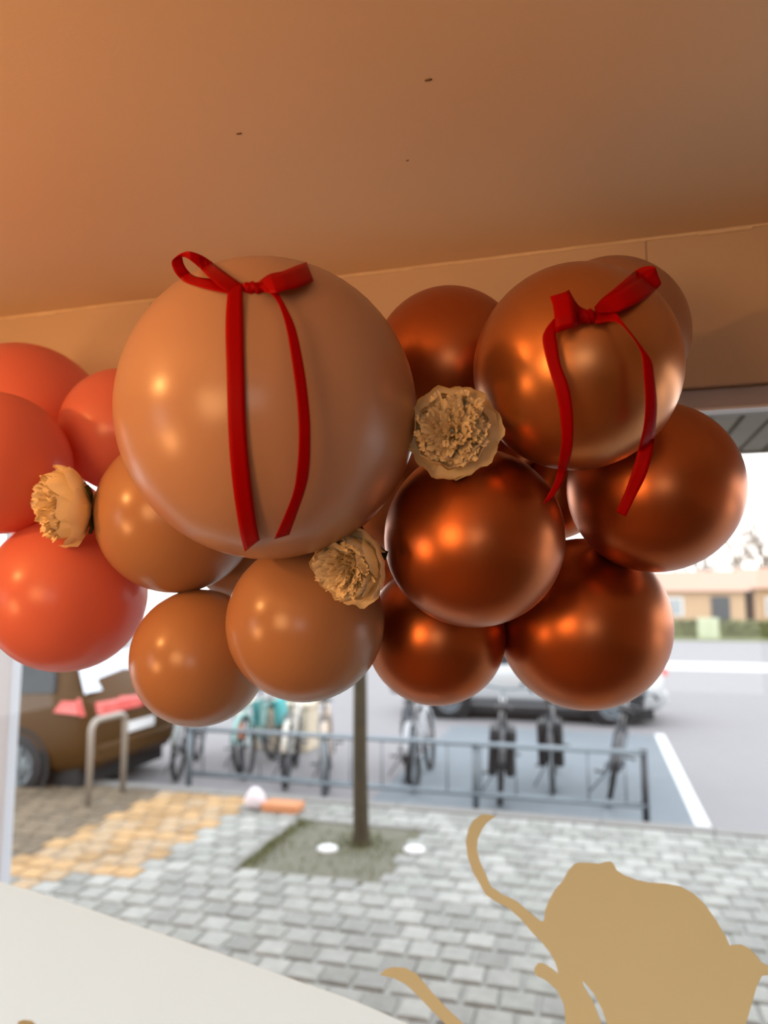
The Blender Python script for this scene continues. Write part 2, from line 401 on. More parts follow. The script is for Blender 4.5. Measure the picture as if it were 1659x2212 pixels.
bow = empty('ribbon_bow', P(548, 621, .92)); tag(bow, 'red satin bow with two long tails lying on the big blush balloon', 'bow', 'red satin bows')
K = 'G'
strip('loop', [(520,612,497,634,-.004),(482,585,478,622,-.012),(450,560,452,600,-.02),(430,549,430,578,-.022),(410,543,412,563,-.02),(396,545,401,556,-.012),(382,553,394,555,0),
               (371,565,394,557,.006),(373,578,397,570,.006),(381,593,405,583,.004),(397,608,418,595,.004),(420,617,436,600,.003),(455,627,458,603,.002),(500,636,492,612,0)], M_ribbon, bow, K, .006)
strip('loop', [(560,607,571,632,-.004),(583,592,597,633,-.02),(610,586,617,627,-.022),(635,576,646,621,-.018),(655,568.5,670,610,-.010),(662,566,677,606,-.002),(655,571,669,604,.006),(625,583,637,614,.008),(590,598,600,622,.004),(562,612,566,630,0)], M_ribbon, bow, K, .008)
strip('tail', [(497,628,524,610,-.003),(491,638,524,621,-.003),(487,706,525.6,700),(489.5,807,527.5,800),(493.6,942,532,930),(502,1043,541,1035),(517,1144,552,1120),(529,1192,561,1166)], M_ribbon, bow, K, .0045, hang=.12)
strip('tail', [(558,611,562,622,-.002),(578,617,572,626,-.008),(599,632,590,640,-.012),(618,663,605,665,-.014),(640,714,620,718,-.015),(659,807,634,807,-.016),(669,891,642,874,-.018),(671,942,645,948,-.02),(669,1009,641,1016,-.018),(659,1060,630,1074,-.014),(625,1155,592,1165,-.006)], M_ribbon, bow, K, .006, hang=.12)
knot(bow, 548, 621.5, 27, 15, surf('G', 548, 621)-.008, M_ribbon)
bow2 = empty('ribbon_bow', P(1266, 683, .92)); tag(bow2, 'red satin bow with two curling tails hanging from the bronze chrome balloon', 'bow', 'red satin bows')
K = 'C2'
strip('loop', [(1262,667,1262,699,-.002),(1250,660,1252,700,-.006),(1239,645,1246,702,-.010),(1230,628,1242,690,-.014),(1229.6,627,1191.6,641,-.026),(1236,645,1194,660,-.030),(1240,675,1198,688,-.030),(1243,695,1199,708,-.026),(1246,705,1200,720,-.018)], M_ribbon, bow2, K, .006)
strip('loop', [(1285,663,1292,676,-.004),(1304,646,1331,675,-.008),(1331,632,1353,665,-.014),(1358,616,1378,654,-.018),(1385,600,1402,639,-.018),(1408,583,1426,617,-.010),(1416,578,1427,610,-.002)], M_ribbon, bow2, K, .012)
strip('loop', [(1283,664,1288,672,-.001),(1300,645,1315,662,-.001),(1331,620,1342,648,-.001),(1367,589,1378,630,-.002),(1388,577,1405,615,-.003),(1408,574.5,1426,608,-.006),(1416,579,1427.5,612,-.010)], M_ribbon, bow2, K, .008)
strip('tail', [(1206,680,1216,700,-.002),(1193.6,691,1205,706,-.006),(1177,714,1201,722,-.008),(1172,737.5,1204,742,-.010),(1183,789,1211,786,-.012),(1199,841,1228,833,-.014),(1209,893,1237,885,-.014),(1213,945,1238.6,936,-.013),(1209,986,1234,982,-.011),(1199,1038,1216,1038,-.007),(1183,1069,1196,1072,-.003),(1172,1090,1186,1082,0)], M_ribbon, bow2, K, .006, hang=.5)
strip('tail', [(1285,664,1285,700,-.001),(1313,668,1310,696,-.006),(1331,676,1326,695,-.012),(1344,694,1342,702,-.018),(1367,723,1358,719,-.024),(1390.5,754,1375,742,-.028),(1407,780,1386,768,-.028),(1413,812,1390,808,-.028),(1419,872,1394,868,-.026),(1416,924,1390,922,-.024),(1408.5,980,1378,974,-.022),(1395.5,1027.5,1364.5,1020,-.018),(1370,1079,1349,1064,-.010),(1351.5,1116,1331,1105,-.004)], M_ribbon, bow2, K, .007, hang=.5)
knot(bow2, 1266, 683, 22, 18, surf('C2', 1266, 683)-.010, M_ribbon, 2)

# ================================================================ peonies
def petal_mesh(kind, seed):
    r = random.Random(seed); bm = bmesh.new(); grid = []
    nu, nv = (12, 9) if kind < 3 else (5, 5)
    ph = r.random()*6
    for j in range(nv+1):
        v0 = j/nv; row = []
        for i in range(nu+1):
            u = -1 + 2*i/nu; v = v0
            if kind < 3:
                v = v0*(1 - .26*abs(u)**2.6)
                S = (1.0, .88, .76)[kind]; open_ = (1.0, .93, .88)[kind]
                w_ = (.72, .68, .72)[kind]*math.sin(math.pi*(.10 + .50*v0))**.6
                tipc = 1 - .16*abs(u)**2.4*v
                rho = (.10 + .92*math.sin(v*1.72*open_ + .02)) * S * (1 + .045*v*v*math.sin(5*u + ph) + .03*v*math.sin(11*u + 2*ph))
                if kind: rho *= 1 - .16*max(0, v-.6)/.4
                z = (-.50 + (.72, .98, 1.12)[kind]*v**1.35*tipc + .03*v*math.sin(7*u + ph))
                f = u*w_
                row.append(bm.verts.new((rho*math.cos(f), rho*math.sin(f), z)))
            else:
                w_ = .035 + .085*v**.7*(1 - .35*v**4)
                x = w_*u
                z = .5*v - .06*abs(u)**2.5*v + .022*math.sin(9*u + 2*ph)*v*v
                y = .030*math.sin(5.5*u + ph)*v + .05*(1-u*u)*v*(1-v) + .07*v**3
                row.append(bm.verts.new((y, x, z)))
        grid.append(row)
    for a, b in zip(grid, grid[1:]):
        for i in range(nu): bm.faces.new((a[i], a[i+1], b[i+1], b[i]))
    me = bpy.data.meshes.new('petal'); bm.to_mesh(me); bm.free()
    me.materials.append(M_petal)
    for p in me.polygons: p.use_smooth = True
    return me
PM = {k: [petal_mesh(k, 10*k + s) for s in range(4)] for k in range(4)}
def leaf_mesh():
    bm = bmesh.new(); g = []
    for j in range(7):
        v = j/6; w_ = .26*math.sin(math.pi*(.04+.93*v))**.8
        g.append([bm.verts.new((.15 + .85*v, w_*u, -.55 + .10*abs(u) + .25*v*v)) for u in (-1, -.5, 0, .5, 1)])
    for a, b in zip(g, g[1:]):
        for i in range(4): bm.faces.new((a[i], a[i+1], b[i+1], b[i]))
    me = bpy.data.meshes.new('leaf'); bm.to_mesh(me); bm.free(); me.materials.append(M_leaf)
    for p in me.polygons: p.use_smooth = True
    return me
LM = leaf_mesh()
def peony(px, py, Z, rpx, axis, label, seed, leaves, roll=0, inner=84, hole=None):
    r = random.Random(seed); S = rpx/F*Z
    root = empty('peony', P(px, py, Z)); root.rotation_mode = 'QUATERNION'
    root.rotation_quaternion = (M3 @ Vector(axis)).normalized().to_track_quat('Z', 'Y') @ Euler((0, 0, roll)).to_quaternion()
    root.scale = (S, S, S); tag(root, label, 'flower', 'cream fabric peonies')
    for kind, n in ((0, 7), (1, 7), (2, 6)):
        off = r.random()*6
        for i in range(n):
            o = link('petal', PM[kind][r.randrange(4)], None, root)
            o.rotation_euler = (r.uniform(-.06, .06), r.uniform(-.07, .07), off + i*2*math.pi/n + r.uniform(-.15, .15))
            s = r.uniform(.93, 1.05); o.scale = (s, s, s*r.uniform(.9, 1.08))
    for i in range(inner):
        rr = math.sqrt((i+.5)/inner)*.60; a = i*2.39996 + r.uniform(-.25, .25)
        if hole and (rr*math.cos(a)-hole[0])**2 + (rr*math.sin(a)-hole[1])**2 < .012: continue
        o = link('petal', PM[3][r.randrange(4)], None, root)
        lean = rr*.8 + r.uniform(-.25, .25)
        o.location = (rr*.8*math.cos(a), rr*.8*math.sin(a), .17 - .5*rr*rr + r.uniform(-.10, .10))
        o.rotation_euler = Euler((r.uniform(-.25, .25), lean, a + (r.uniform(-1.5, 1.5) if rr < .42 else r.uniform(-.5, .5))))
        s = r.uniform(.75, 1.05); o.scale = (s, s, r.uniform(.95, 1.2))
    bm = bmesh.new(); lathe(bm, [(.12, -.75), (.30, -.62), (.36, -.48), (.62, -.36), (.66, .02), (.45, .12), (.05, .15)], 20)
    bmo('flower_heart', bm, M_petal, root, smooth=True)
    bm = bmesh.new(); lathe(bm, [(.05, -1.0), (.06, -.8), (.28, -.62), (.30, -.56)], 14); bmo('stem', bm, M_leaf, root, smooth=True)
    for a in leaves:
        o = link('sepal', LM, None, root); o.rotation_euler = (0, 0, a)
    return root
peony(978, 931, 1.00, 101, (-.10, .0, 1), 'cream peony facing the viewer between blush and copper balloons', 3, (.6, 2.6, 4.4), .4, 230, (.12, -.36))
peony(757, 1220, 1.06, 88, (-.50, -.28, .85), 'cream peony turned down left under the right edge of the blush balloon', 5, (.3, 1.2, 5.6), .9, 200)
peony(146, 1093, 1.27, 88, (-.80, -.12, .62), 'cream peony turned sideways among the coral pink balloons', 8, (.2, 5.2, 3.6), .2, 220)

# ================================================================ lamps of the shop and an added fill light (behind / beside the camera)
def pendant(name, cc, r, energy, label, col=(1, .44, .13)):
    loc = CAM + M3 @ Vector(cc)
    loc.z = min(loc.z, ZC - r - .06)
    t = empty(name, loc); tag(t, label, 'lamp')
    bm = bmesh.new(); bmesh.ops.create_uvsphere(bm, u_segments=20, v_segments=12, radius=r)
    bmo('bulb', bm, M_lampglass, t, smooth=True)
    bm = bmesh.new(); tube(bm, [(0, 0, r*.9), (0, 0, ZC-loc.z)], .006); lathe(bm, [(r*.55, r*.75), (r*.5, r*1.3), (r*.2, r*1.5)], 16)
    bmo('socket', bm, M_dsteel, t)
    l = lamp(name + '_light', 'POINT', loc, energy, col, r*1.05); l.location = loc
    l.location.z -= r*2.2
    return t
def shade_lamp(name, cc, r, label, col, glow):
    loc = CAM + M3 @ Vector(cc)
    t = empty(name, (loc.x, loc.y, ZFLOOR)); tag(t, label, 'lamp'); hz = loc.z - ZFLOOR
    m = mat('shade_glow', (.9, .7, .5), .8, emit=(col, glow))
    bm = bmesh.new(); lathe(bm, [(r*.9, hz-r*.8), (r, hz-r*.6), (r, hz+r*.6), (r*.9, hz+r*.8)], 24); bmo('lamp_shade', bm, m, t, smooth=True)
    bm = bmesh.new(); tube(bm, [(0, 0, 0), (0, 0, hz-r*.8)], .012); lathe(bm, [(.15, 0), (.15, .02), (.02, .035)], 20); bmo('pole', bm, M_dsteel, t)
    return t
pendant('pendant_lamp', (-1.60, .50, -.52), .032, 30, 'small glowing bulb near the ceiling at the far left, out of frame')
shade_lamp('floor_lamp_or_fill', (-1.80, -.45, -.35), .16, 'warm floor lamp left of the camera', (1, .45, .15), 22)
shade_lamp('floor_lamp_or_fill', (-1.2, .1, .8), .34, 'added warm fill light behind the camera, shaped as a floor lamp', (1, .52, .20), 11)  # unseen fill, added to brighten the ceiling and the peonies

# ================================================================ STREET
KT = onZ(1500, 1795, 0).y                   # kerb line, parallel to the shop front
pit0 = onZ(515, 1872, 0); pit_x0, pit_y0 = pit0.x, pit0.y
pit1 = onZ(865, 1850, 0); pit_x1 = pit1.x; pit_y1 = pit_y0 + 1.15
s0, s1 = onZ(12, 1862, 0), onZ(255, 1895, 0); streak_x0, streak_x1 = s0.x, s1.x; streak_y0 = onZ(130, 1903, 0).y
pav = tag(boxo('pavement', -9, 7, YW+.1, KT, -.14, -.016, M_joint), 'grey sett pavement in front of the shop', kind='structure')
TONES = [(.62, .62, .595), (.57, .57, .55), (.66, .66, .635), (.60, .605, .575), (.55, .55, .525)]
SUN_STREAK = [(.74, .60, .42), (.66, .53, .36), (.70, .60, .47)]  # warm streak of sunlight, painted into the sett colours
BR = [(.49, .43, .35), (.44, .385, .31)]
def sett_geo(bm, cx, cy, sx, sy, z, tone, lay, tilt=(0, 0)):
    hx, hy = sx/2, sy/2; b = .010; rings = []
    for (ix, dz) in ((0, -.05), (0, -.008), (b, 0)):
        rings.append([bm.verts.new((cx + X*(hx-ix), cy + Y*(hy-ix), z + dz + (tilt[0]*X*hx + tilt[1]*Y*hy if dz > -.04 else 0))) for X, Y in ((-1, -1), (1, -1), (1, 1), (-1, 1))])
    fs = []
    for a, c_ in zip(rings, rings[1:]):
        for k in range(4): fs.append(bm.faces.new((a[k], a[(k+1) % 4], c_[(k+1) % 4], c_[k])))
    fs.append(bm.faces.new(rings[2]))
    for f in fs:
        for lp in f.loops: lp[lay] = (*tone, 1)
PX, PY = .180, .190
cells = []
j = 0; y = YW + .25
while y + PY/2 < KT - .02:
    x = -8.5 + (j % 2)*PX*.5
    while x < 6:
        c_ = (x, y)
        q = proj((x, y, 0))
        inpit = pit_x0 < x < pit_x1 and pit_y0 < y < pit_y1
        if not inpit and q[2] > 0 and -500 < q[0] < W+500 and q[1] < H+700:
            dd = q[2]; vis = 0 < q[0] < W and 1450 < q[1] < H and q[1] < 1905 + max(0, q[0])*.35 - 5 and not (q[0] > 1210 and q[1] > 1925 and q[0]+.0*q[1] < 1580)
            sun_streak = streak_x0 < x < streak_x1 and y > streak_y0 + .12*math.sin(x*7)
            brown = x <= streak_x0
            cells.append((0 if vis else 1, dd, x, y, sun_streak, brown))
        x += PX
    y += PY; j += 1
cells.sort()
proto = {}
def proto_mesh(kind, i):
    if (kind, i) not in proto:
        bm = bmesh.new(); lay = bm.loops.layers.color.new('tone')
        tone = {'g': TONES, 's': SUN_STREAK, 'b': BR}[kind]; tone = tone[i % len(tone)]
        sett_geo(bm, 0, 0, PX-.020-.004*(i % 3), PY-.022-.003*(i % 2), 0, tone, lay)
        me = bpy.data.meshes.new('sett'); bm.to_mesh(me); bm.free(); me.materials.append(M_sett); proto[(kind, i)] = me
    return proto[(kind, i)]
rest = bmesh.new(); lay = rest.loops.layers.color.new('tone')
nvis = 0
for (nv, dd, x, y, sun_streak, brown) in cells:
    kind = 's' if sun_streak else ('b' if brown else 'g')
    jx, jy, jz = random.uniform(-.005, .005), random.uniform(-.005, .005), random.uniform(-.004, .003)
    if nv == 0 and nvis < 298:
        o = link('sett', proto_mesh(kind, random.randrange(6)), None, pav, (x+jx, y+jy, jz))
        o.rotation_euler = (random.uniform(-.02, .02), random.uniform(-.02, .02), random.uniform(-.03, .03)); nvis += 1
    else:
        tn = random.choice({'g': TONES, 's': SUN_STREAK, 'b': BR}[kind])
        sett_geo(rest, x+jx, y+jy, PX-.022, PY-.024, jz, tn, lay, (random.uniform(-.02, .02), random.uniform(-.02, .02)))
o = bmo('sett', rest, M_sett, pav); o['kind'] = 'stuff'
# kerb stones
x = -9
kb = tag(boxo('kerb', -9, 7, KT, KT+.15, -.2, -.03, M_joint), 'stone kerb at the road edge', kind='structure')
while x < 6.8:
    boxo('kerb_stone', x+.004, x+.9-.004, KT+.002, KT+.15, -.15, .004, M_kerb, kb, .008); x += .9
# road
tag(boxo('road', -60, 60, KT+.14, 70, -.3, -.12, M_road), 'pale asphalt road', kind='structure')
bx1 = onZ(1515, 1780, -.12).x; by1 = onZ(1430, 1590, -.12).y
tag(boxo('parking_bay', -2.2, bx1-.06, KT+.16, by1, -.13, -.112, M_bay), 'darker asphalt parking bay', kind='structure')
tag(boxo('road_marking', bx1-.06, bx1+.07, KT+.16, by1+.1, -.13, -.11, M_line), 'white painted line along the right side of the parking bay', kind='structure')
yl = onZ(1550, 1440, -.12).y
tag(boxo('road_marking', -30, 40, yl-1.2, yl+1.0, -.13, -.105, M_line), 'broad pale crossing strip far across the road', kind='structure')
# tree pit
soil = tag(boxo('tree_pit', pit_x0-.02, pit_x1+.02, pit_y0-.05, pit_y1+.05, -.13, -.006, M_soil), 'bare soil square around the young tree', kind='structure')
for (a, b, c_, d_) in ((pit_x0-.06, pit_x0, pit_y0-.05, pit_y1+.05), (pit_x0-.06, pit_x1+.04, pit_y1, pit_y1+.06)):
    boxo('edging_stone', a, b, c_, d_, -.1, .008, M_kerb, soil, .006)
tb_ = onZ(780, 1828, -.02)
bm = bmesh.new()
for i in range(1500):
    a = random.random()
    if a > .75: gx, gy = tb_.x + random.gauss(0, .12), tb_.y + random.gauss(0, .12)
    elif a < .5: gx, gy = pit_x0 + abs(random.gauss(0, .06)), random.uniform(pit_y0, pit_y1)
    else: gx, gy = random.uniform(pit_x0, pit_x1), random.uniform(pit_y0, pit_y1)
    h = random.uniform(.02, .07); a = random.uniform(0, 6.28); dx, dy = .006*math.cos(a), .006*math.sin(a)
    lx, ly = random.gauss(0, .02), random.gauss(0, .02)
    bm.faces.new([bm.verts.new((gx-dx, gy-dy, -.02)), bm.verts.new((gx+dx, gy+dy, -.02)), bm.verts.new((gx+lx, gy+ly, h-.02))])
tag(bmo('grass', bm, M_grass), 'sparse grass and moss around the foot of the tree', 'grass', kind='stuff')
# tree
tb = onZ(780, 1828, -.02)
tree = empty('tree', (tb.x, tb.y, -.02)); tag(tree, 'young street tree with slim dark trunk standing in a soil square', 'tree')
bm = bmesh.new()
tube(bm, [(0, 0, -.02), (.0, 0, .04), (0, 0, .12), (-.01, 0, .6), (-.015, .01, 1.2), (-.03, .02, 2.0), (-.02, .0, 2.8), (0, 0, 3.6)], [.105, .075, .062, .057, .054, .048, .038, .02], 16)
bmo('trunk', bm, M_bark, tree, smooth=True)
rt = random.Random(4)
for i in range(9):
    a = i*2.4; z0 = 2.3 + i*.13; L = 1.0 - i*.05
    bm = bmesh.new(); p = [Vector((-.02, 0, z0))]
    for k in range(1, 6): p.append(p[-1] + Vector((math.cos(a+rt.uniform(-.3, .3))*L*.11, math.sin(a)*L*.11, L*.22)))
    tube(bm, p, [.016, .013, .010, .008, .006, .003], 6)
    for k in (2, 3, 4):
        b_ = a + rt.uniform(-1.3, 1.3); tube(bm, [p[k], p[k]+Vector((math.cos(b_)*.15, math.sin(b_)*.15, .2)), p[k]+Vector((math.cos(b_)*.2, math.sin(b_)*.2, .42))], [.006, .004, .002], 5)
    bmo('branch', bm, M_bark, tree)
# two white discs on the ground
for (px, py, lab) in ((708, 1834, 'flat white round lid on the soil left of the tree'), (895, 1836, 'flat white round lid on the setts right of the tree')):
    q = onZ(px, py, 0)
    bm = bmesh.new(); lathe(bm, [(.06, -.012), (.078, -.008), (.082, .004), (.07, .016), (.03, .022), (.005, .022)], 20)
    t = bmo('ground_lid', bm, M_white, None, (q.x, q.y, .0), True); tag(t, lab, 'lid')
# pale post at the left edge
q0 = onZ(0, 2075, 0)
pp = onY(14, 1600, q0.y)
post = empty('post', (pp.x, q0.y, -.03)); tag(post, 'pale blue white square post at the left picture edge outside', 'post')
bm = bmesh.new(); box(bm, -.055, .042, -.04, .04, 0, 2.6, .006); bmo('shaft', bm, M_post, post)
bm = bmesh.new(); box(bm, -.09, .08, -.08, .08, 0, .04, .004); bmo('foot_plate', bm, M_post, post)

# hoop stand beside the brown car
h0 = onZ(190, 1742, 0)
bm = bmesh.new(); pts = [(0, 0, -.02), (0, 0, .66)]
for k in range(1, 6): a = math.pi/2*k/6; pts.append((0, .1 - .1*math.cos(a), .66 + .1*math.sin(a)))
pts += [(0, .1, .76), (0, .42, .76)]
for k in range(1, 6): a = math.pi/2*k/6; pts.append((0, .42 + .1*math.sin(a), .66 + .1*math.cos(a)))
pts += [(0, .52, .66), (0, .52, -.02)]
tube(bm, pts, .030, 12)
t = bmo('hoop_stand', bm, mat('brushed_hoop', (.38, .33, .28), .4, metal=.3, noise=(.34, .30, .26)), None, (h0.x, h0.y, 0), True)
tag(t, 'brushed metal hoop stand in front of the brown car', 'bike stand')

# ---------------------------------------------------------------- cars
def car(loc, label, paint, L=4.3, Wd=1.78, Ht=1.46):
    """hatchback, nose to -X, tail to +X, wheels on the ground"""
    root = empty('car', loc); tag(root, label, 'car')
    hw = Wd/2
    glass = mat('car_glass', (.015, .02, .025), .25, spec=.25)
    st = [  # x, low, belt, top, half width low, belt, top
        (-.50, .42, .58, .60, .72, .70, .60), (-.485, .30, .66, .70, .84, .82, .70), (-.44, .26, .74, .80, .94, .90, .74), (-.36, .24, .80, .88, .98, .95, .76), (-.24, .22, .86, .95, 1., .97, .76),
        (-.20, .22, .88, .99, 1., .98, .76), (-.08, .22, .92, 1.36, 1., .98, .70), (.0, .22, .93, 1.44, 1., .98, .70), (.12, .22, .94, 1.46, 1., .98, .70), (.26, .22, .95, 1.44, 1., .98, .70),
        (.36, .22, .97, 1.40, 1., .97, .68), (.41, .23, .98, 1.34, .98, .95, .66), (.455, .25, .98, 1.14, .95, .92, .68), (.485, .28, .92, .99, .90, .87, .66), (.50, .40, .78, .84, .82, .80, .62)]
    k = Ht/1.46
    def sec(s):
        x_, lo, be, to, wl_, wb, wt = s
        lo *= k; be *= k; to *= k
        half = [(.0, lo), (wl_*.85, lo), (wl_*.97, lo+.10*k), (wl_, lo+.28*k if be-lo > .4 else (lo+be)/2), (wb, be), (wb*.985, be+.02), ((wt+.02), max(to-.06*k, be+.03)), (wt*.88, to), (0, to+.012)]
        pts = [(a*hw, z) for a, z in half]
        return [(x_*L, -a, z) for a, z in pts] + [(x_*L, a, z) for a, z in pts[-2:0:-1]]
    bm = bmesh.new(); R = [[bm.verts.new(p) for p in sec(s)] for s in st]; n = len(R[0])
    for A, B in zip(R, R[1:]):
        for i in range(n): bm.faces.new((A[i], A[(i+1) % n], B[(i+1) % n], B[i]))
    bm.faces.new(R[0]); bm.faces.new(R[-1][::-1])
    bmesh.ops.recalc_face_normals(bm, faces=bm.faces)
    body = bmo('body', bm, paint, root, smooth=True)
    def panel(name, pts, m, parent=root, th=.006):
        bm = bmesh.new(); vs = [bm.verts.new(p) for p in pts]; f = bm.faces.new(vs); f.normal_update()
        nrm = f.normal.copy(); c0 = sum((v.co for v in vs), Vector())/len(vs)
        if nrm.dot(c0 - Vector((0, 0, .7))) < 0: nrm = -nrm
        r = bmesh.ops.extrude_face_region(bm, geom=[f])
        for g in r['geom']:
            if isinstance(g, bmesh.types.BMVert): g.co += nrm*th
        bmesh.ops.recalc_face_normals(bm, faces=bm.faces); return bmo(name, bm, m, parent)
    for sgn in (-1, 1):
        def sw(x_, f):   # point on side greenhouse
            a = min(range(len(st)-1), key=lambda q: 0 if st[q][0] <= x_ <= st[q+1][0] else 9)
            s, u = st[a], st[a+1]; g = (x_-s[0])/(u[0]-s[0]); S = [s[i]*(1-g)+u[i]*g for i in range(7)]
            zb, zt = (S[2]+.03)*k, (S[3]-.08)*k
            return (x_*L, sgn*hw*((S[5]*.985)*(1-f) + (S[6]+.02)*f)+sgn*.012, zb*(1-f) + zt*f)
        for (a, b, c_, d_) in ((-.15, .03, .02, -.08), (.045, .215, .215, .045), (.23, .40, .365, .23)):
            panel('side_window', [sw(a, .04), sw(b, .04), sw(c_, .92), sw(d_, .92)], glass)
        panel('tail_light', [(.468*L, sgn*hw*.93, .80*k), (.501*L, sgn*hw*.10, .81*k), (.497*L, sgn*hw*.10, .92*k), (.455*L, sgn*hw*.925, .97*k)], M_tail, th=.03)
        panel('tail_light', [(.40*L, sgn*(hw*.955), .84*k), (.468*L, sgn*hw*.935, .82*k), (.458*L, sgn*hw*.925, .95*k), (.42*L, sgn*hw*.945, .95*k)], M_tail, th=.02)
        bm = bmesh.new(); box(bm, .488*L, .5135*L, min(sgn*.04, sgn*hw*.82), max(sgn*.04, sgn*hw*.82), .81*k, .93*k, .01); bmo('tail_light', bm, M_tail, root)
        panel('head_light', [(-.475*L, sgn*hw*.86, .60), (-.492*L, sgn*hw*.55, .60), (-.475*L, sgn*hw*.55, .70), (-.445*L, sgn*hw*.88, .72)], M_white, th=.03)
        panel('door_handle', [(x_*L, sgn*(hw*.985+.004), z_) for x_, z_ in ((.17, .83*k), (.205, .83*k), (.205, .86*k), (.17, .86*k))], M_steel, th=.02)
        panel('sill_trim', [(-.22*L, sgn*(hw*1.0), .30), (.22*L, sgn*(hw*1.0), .30), (.22*L, sgn*(hw*1.0), .36), (-.22*L, sgn*(hw*1.0), .36)], M_dsteel, th=.012)
    z = lambda q: q*k
    panel('rear_window', [(.470*L, -.88*hw, z(1.01)), (.470*L, .88*hw, z(1.01)), (.405*L, .66*hw, z(1.37)), (.405*L, -.66*hw, z(1.37))], M_sky_sheen, th=.03)
    panel('windscreen', [(-.195*L, -.80*hw, z(1.03)), (-.195*L, .80*hw, z(1.03)), (-.095*L, .62*hw, z(1.335)), (-.095*L, -.62*hw, z(1.335))], glass, th=.02)
    panel('number_plate', [(.502*L, -.26, .58), (.502*L, .26, .58), (.502*L, .26, .69), (.502*L, -.26, .69)], M_white, th=.01)
    bm = bmesh.new(); box(bm, .47*L, .512*L, -hw*.84, hw*.84, .36, .54, .03); bmo('rear_bumper', bm, paint, root, smooth=False)
    bm = bmesh.new(); box(bm, -.512*L, -.475*L, -hw*.80, hw*.80, .30, .50, .03); bmo('front_bumper', bm, paint, root)
    bm = bmesh.new(); box(bm, -.45*L, .46*L, -hw*.86, hw*.86, .10, .32, .02); bmo('underbody_shade', bm, M_black, root)  # black underbody box doubles as the dark shadow under the car
    for wx in (-.31, .31):
        for sgn in (-1, 1):
            mt = Matrix.Translation((wx*L, sgn*(hw-.11), .32)) @ Matrix.Rotation(math.pi/2*-sgn, 4, 'X')
            bm = bmesh.new(); lathe(bm, [(.19, .12), (.28, .128), (.315, .10), (.32, 0), (.315, -.1), (.2, -.1)], 28, mtx=mt); wh = bmo('wheel', bm, M_black, root, smooth=True)
            bm = bmesh.new(); lathe(bm, [(.205, .110), (.20, .126), (.15, .118), (.06, .132), (.01, .134)], 20, mtx=mt)
            for q in range(5):
                m2 = mt @ Matrix.Rotation(q*2*math.pi/5, 4, 'Z'); box(bm, .03, .195, -.022, .022, .115, .140, mtx=m2)
            bmo('rim', bm, M_steel, wh)
            bm = bmesh.new(); 
            lathe(bm, [(.375, .098), (.378, .104), (.34, .106), (.33, .098)], 28, mtx=mt); bmo('wheel_arch', bm, M_black, root)
    return root
M_sky_sheen = mat('sky_sheen_glass', (.62, .66, .72), .12, metal=.75, noise=(.58, .62, .70))  # pale metallic colour carries the bright sky reflection on the rear glass
M_tail = mat('tail_lens', (.75, .05, .05), .25, noise=(.85, .25, .22), nscale=6, coat=.5)
pb = mat('brown_paint', (.075, .034, .006), .5, coat=.0, spec=.25, noise=(.085, .038, .007), nscale=2)
psil = mat('silver_paint', (.55, .57, .58), .3, metal=.3, coat=.8)
c0 = onZ(178, 1735, -.12)
car((c0.x - 2.0 - .1, c0.y + .85, -.12), 'dark brown hatchback parked at the left with red tail lamp', pb, 4.3, 1.78, 1.50)
c1 = onZ(1130, 1562, -.12)
car((onY(1140, 1500, c1.y).x, c1.y + .9, -.12), 'silver hatchback parked across the road behind the bicycles', psil, 4.2, 1.75, 1.42)

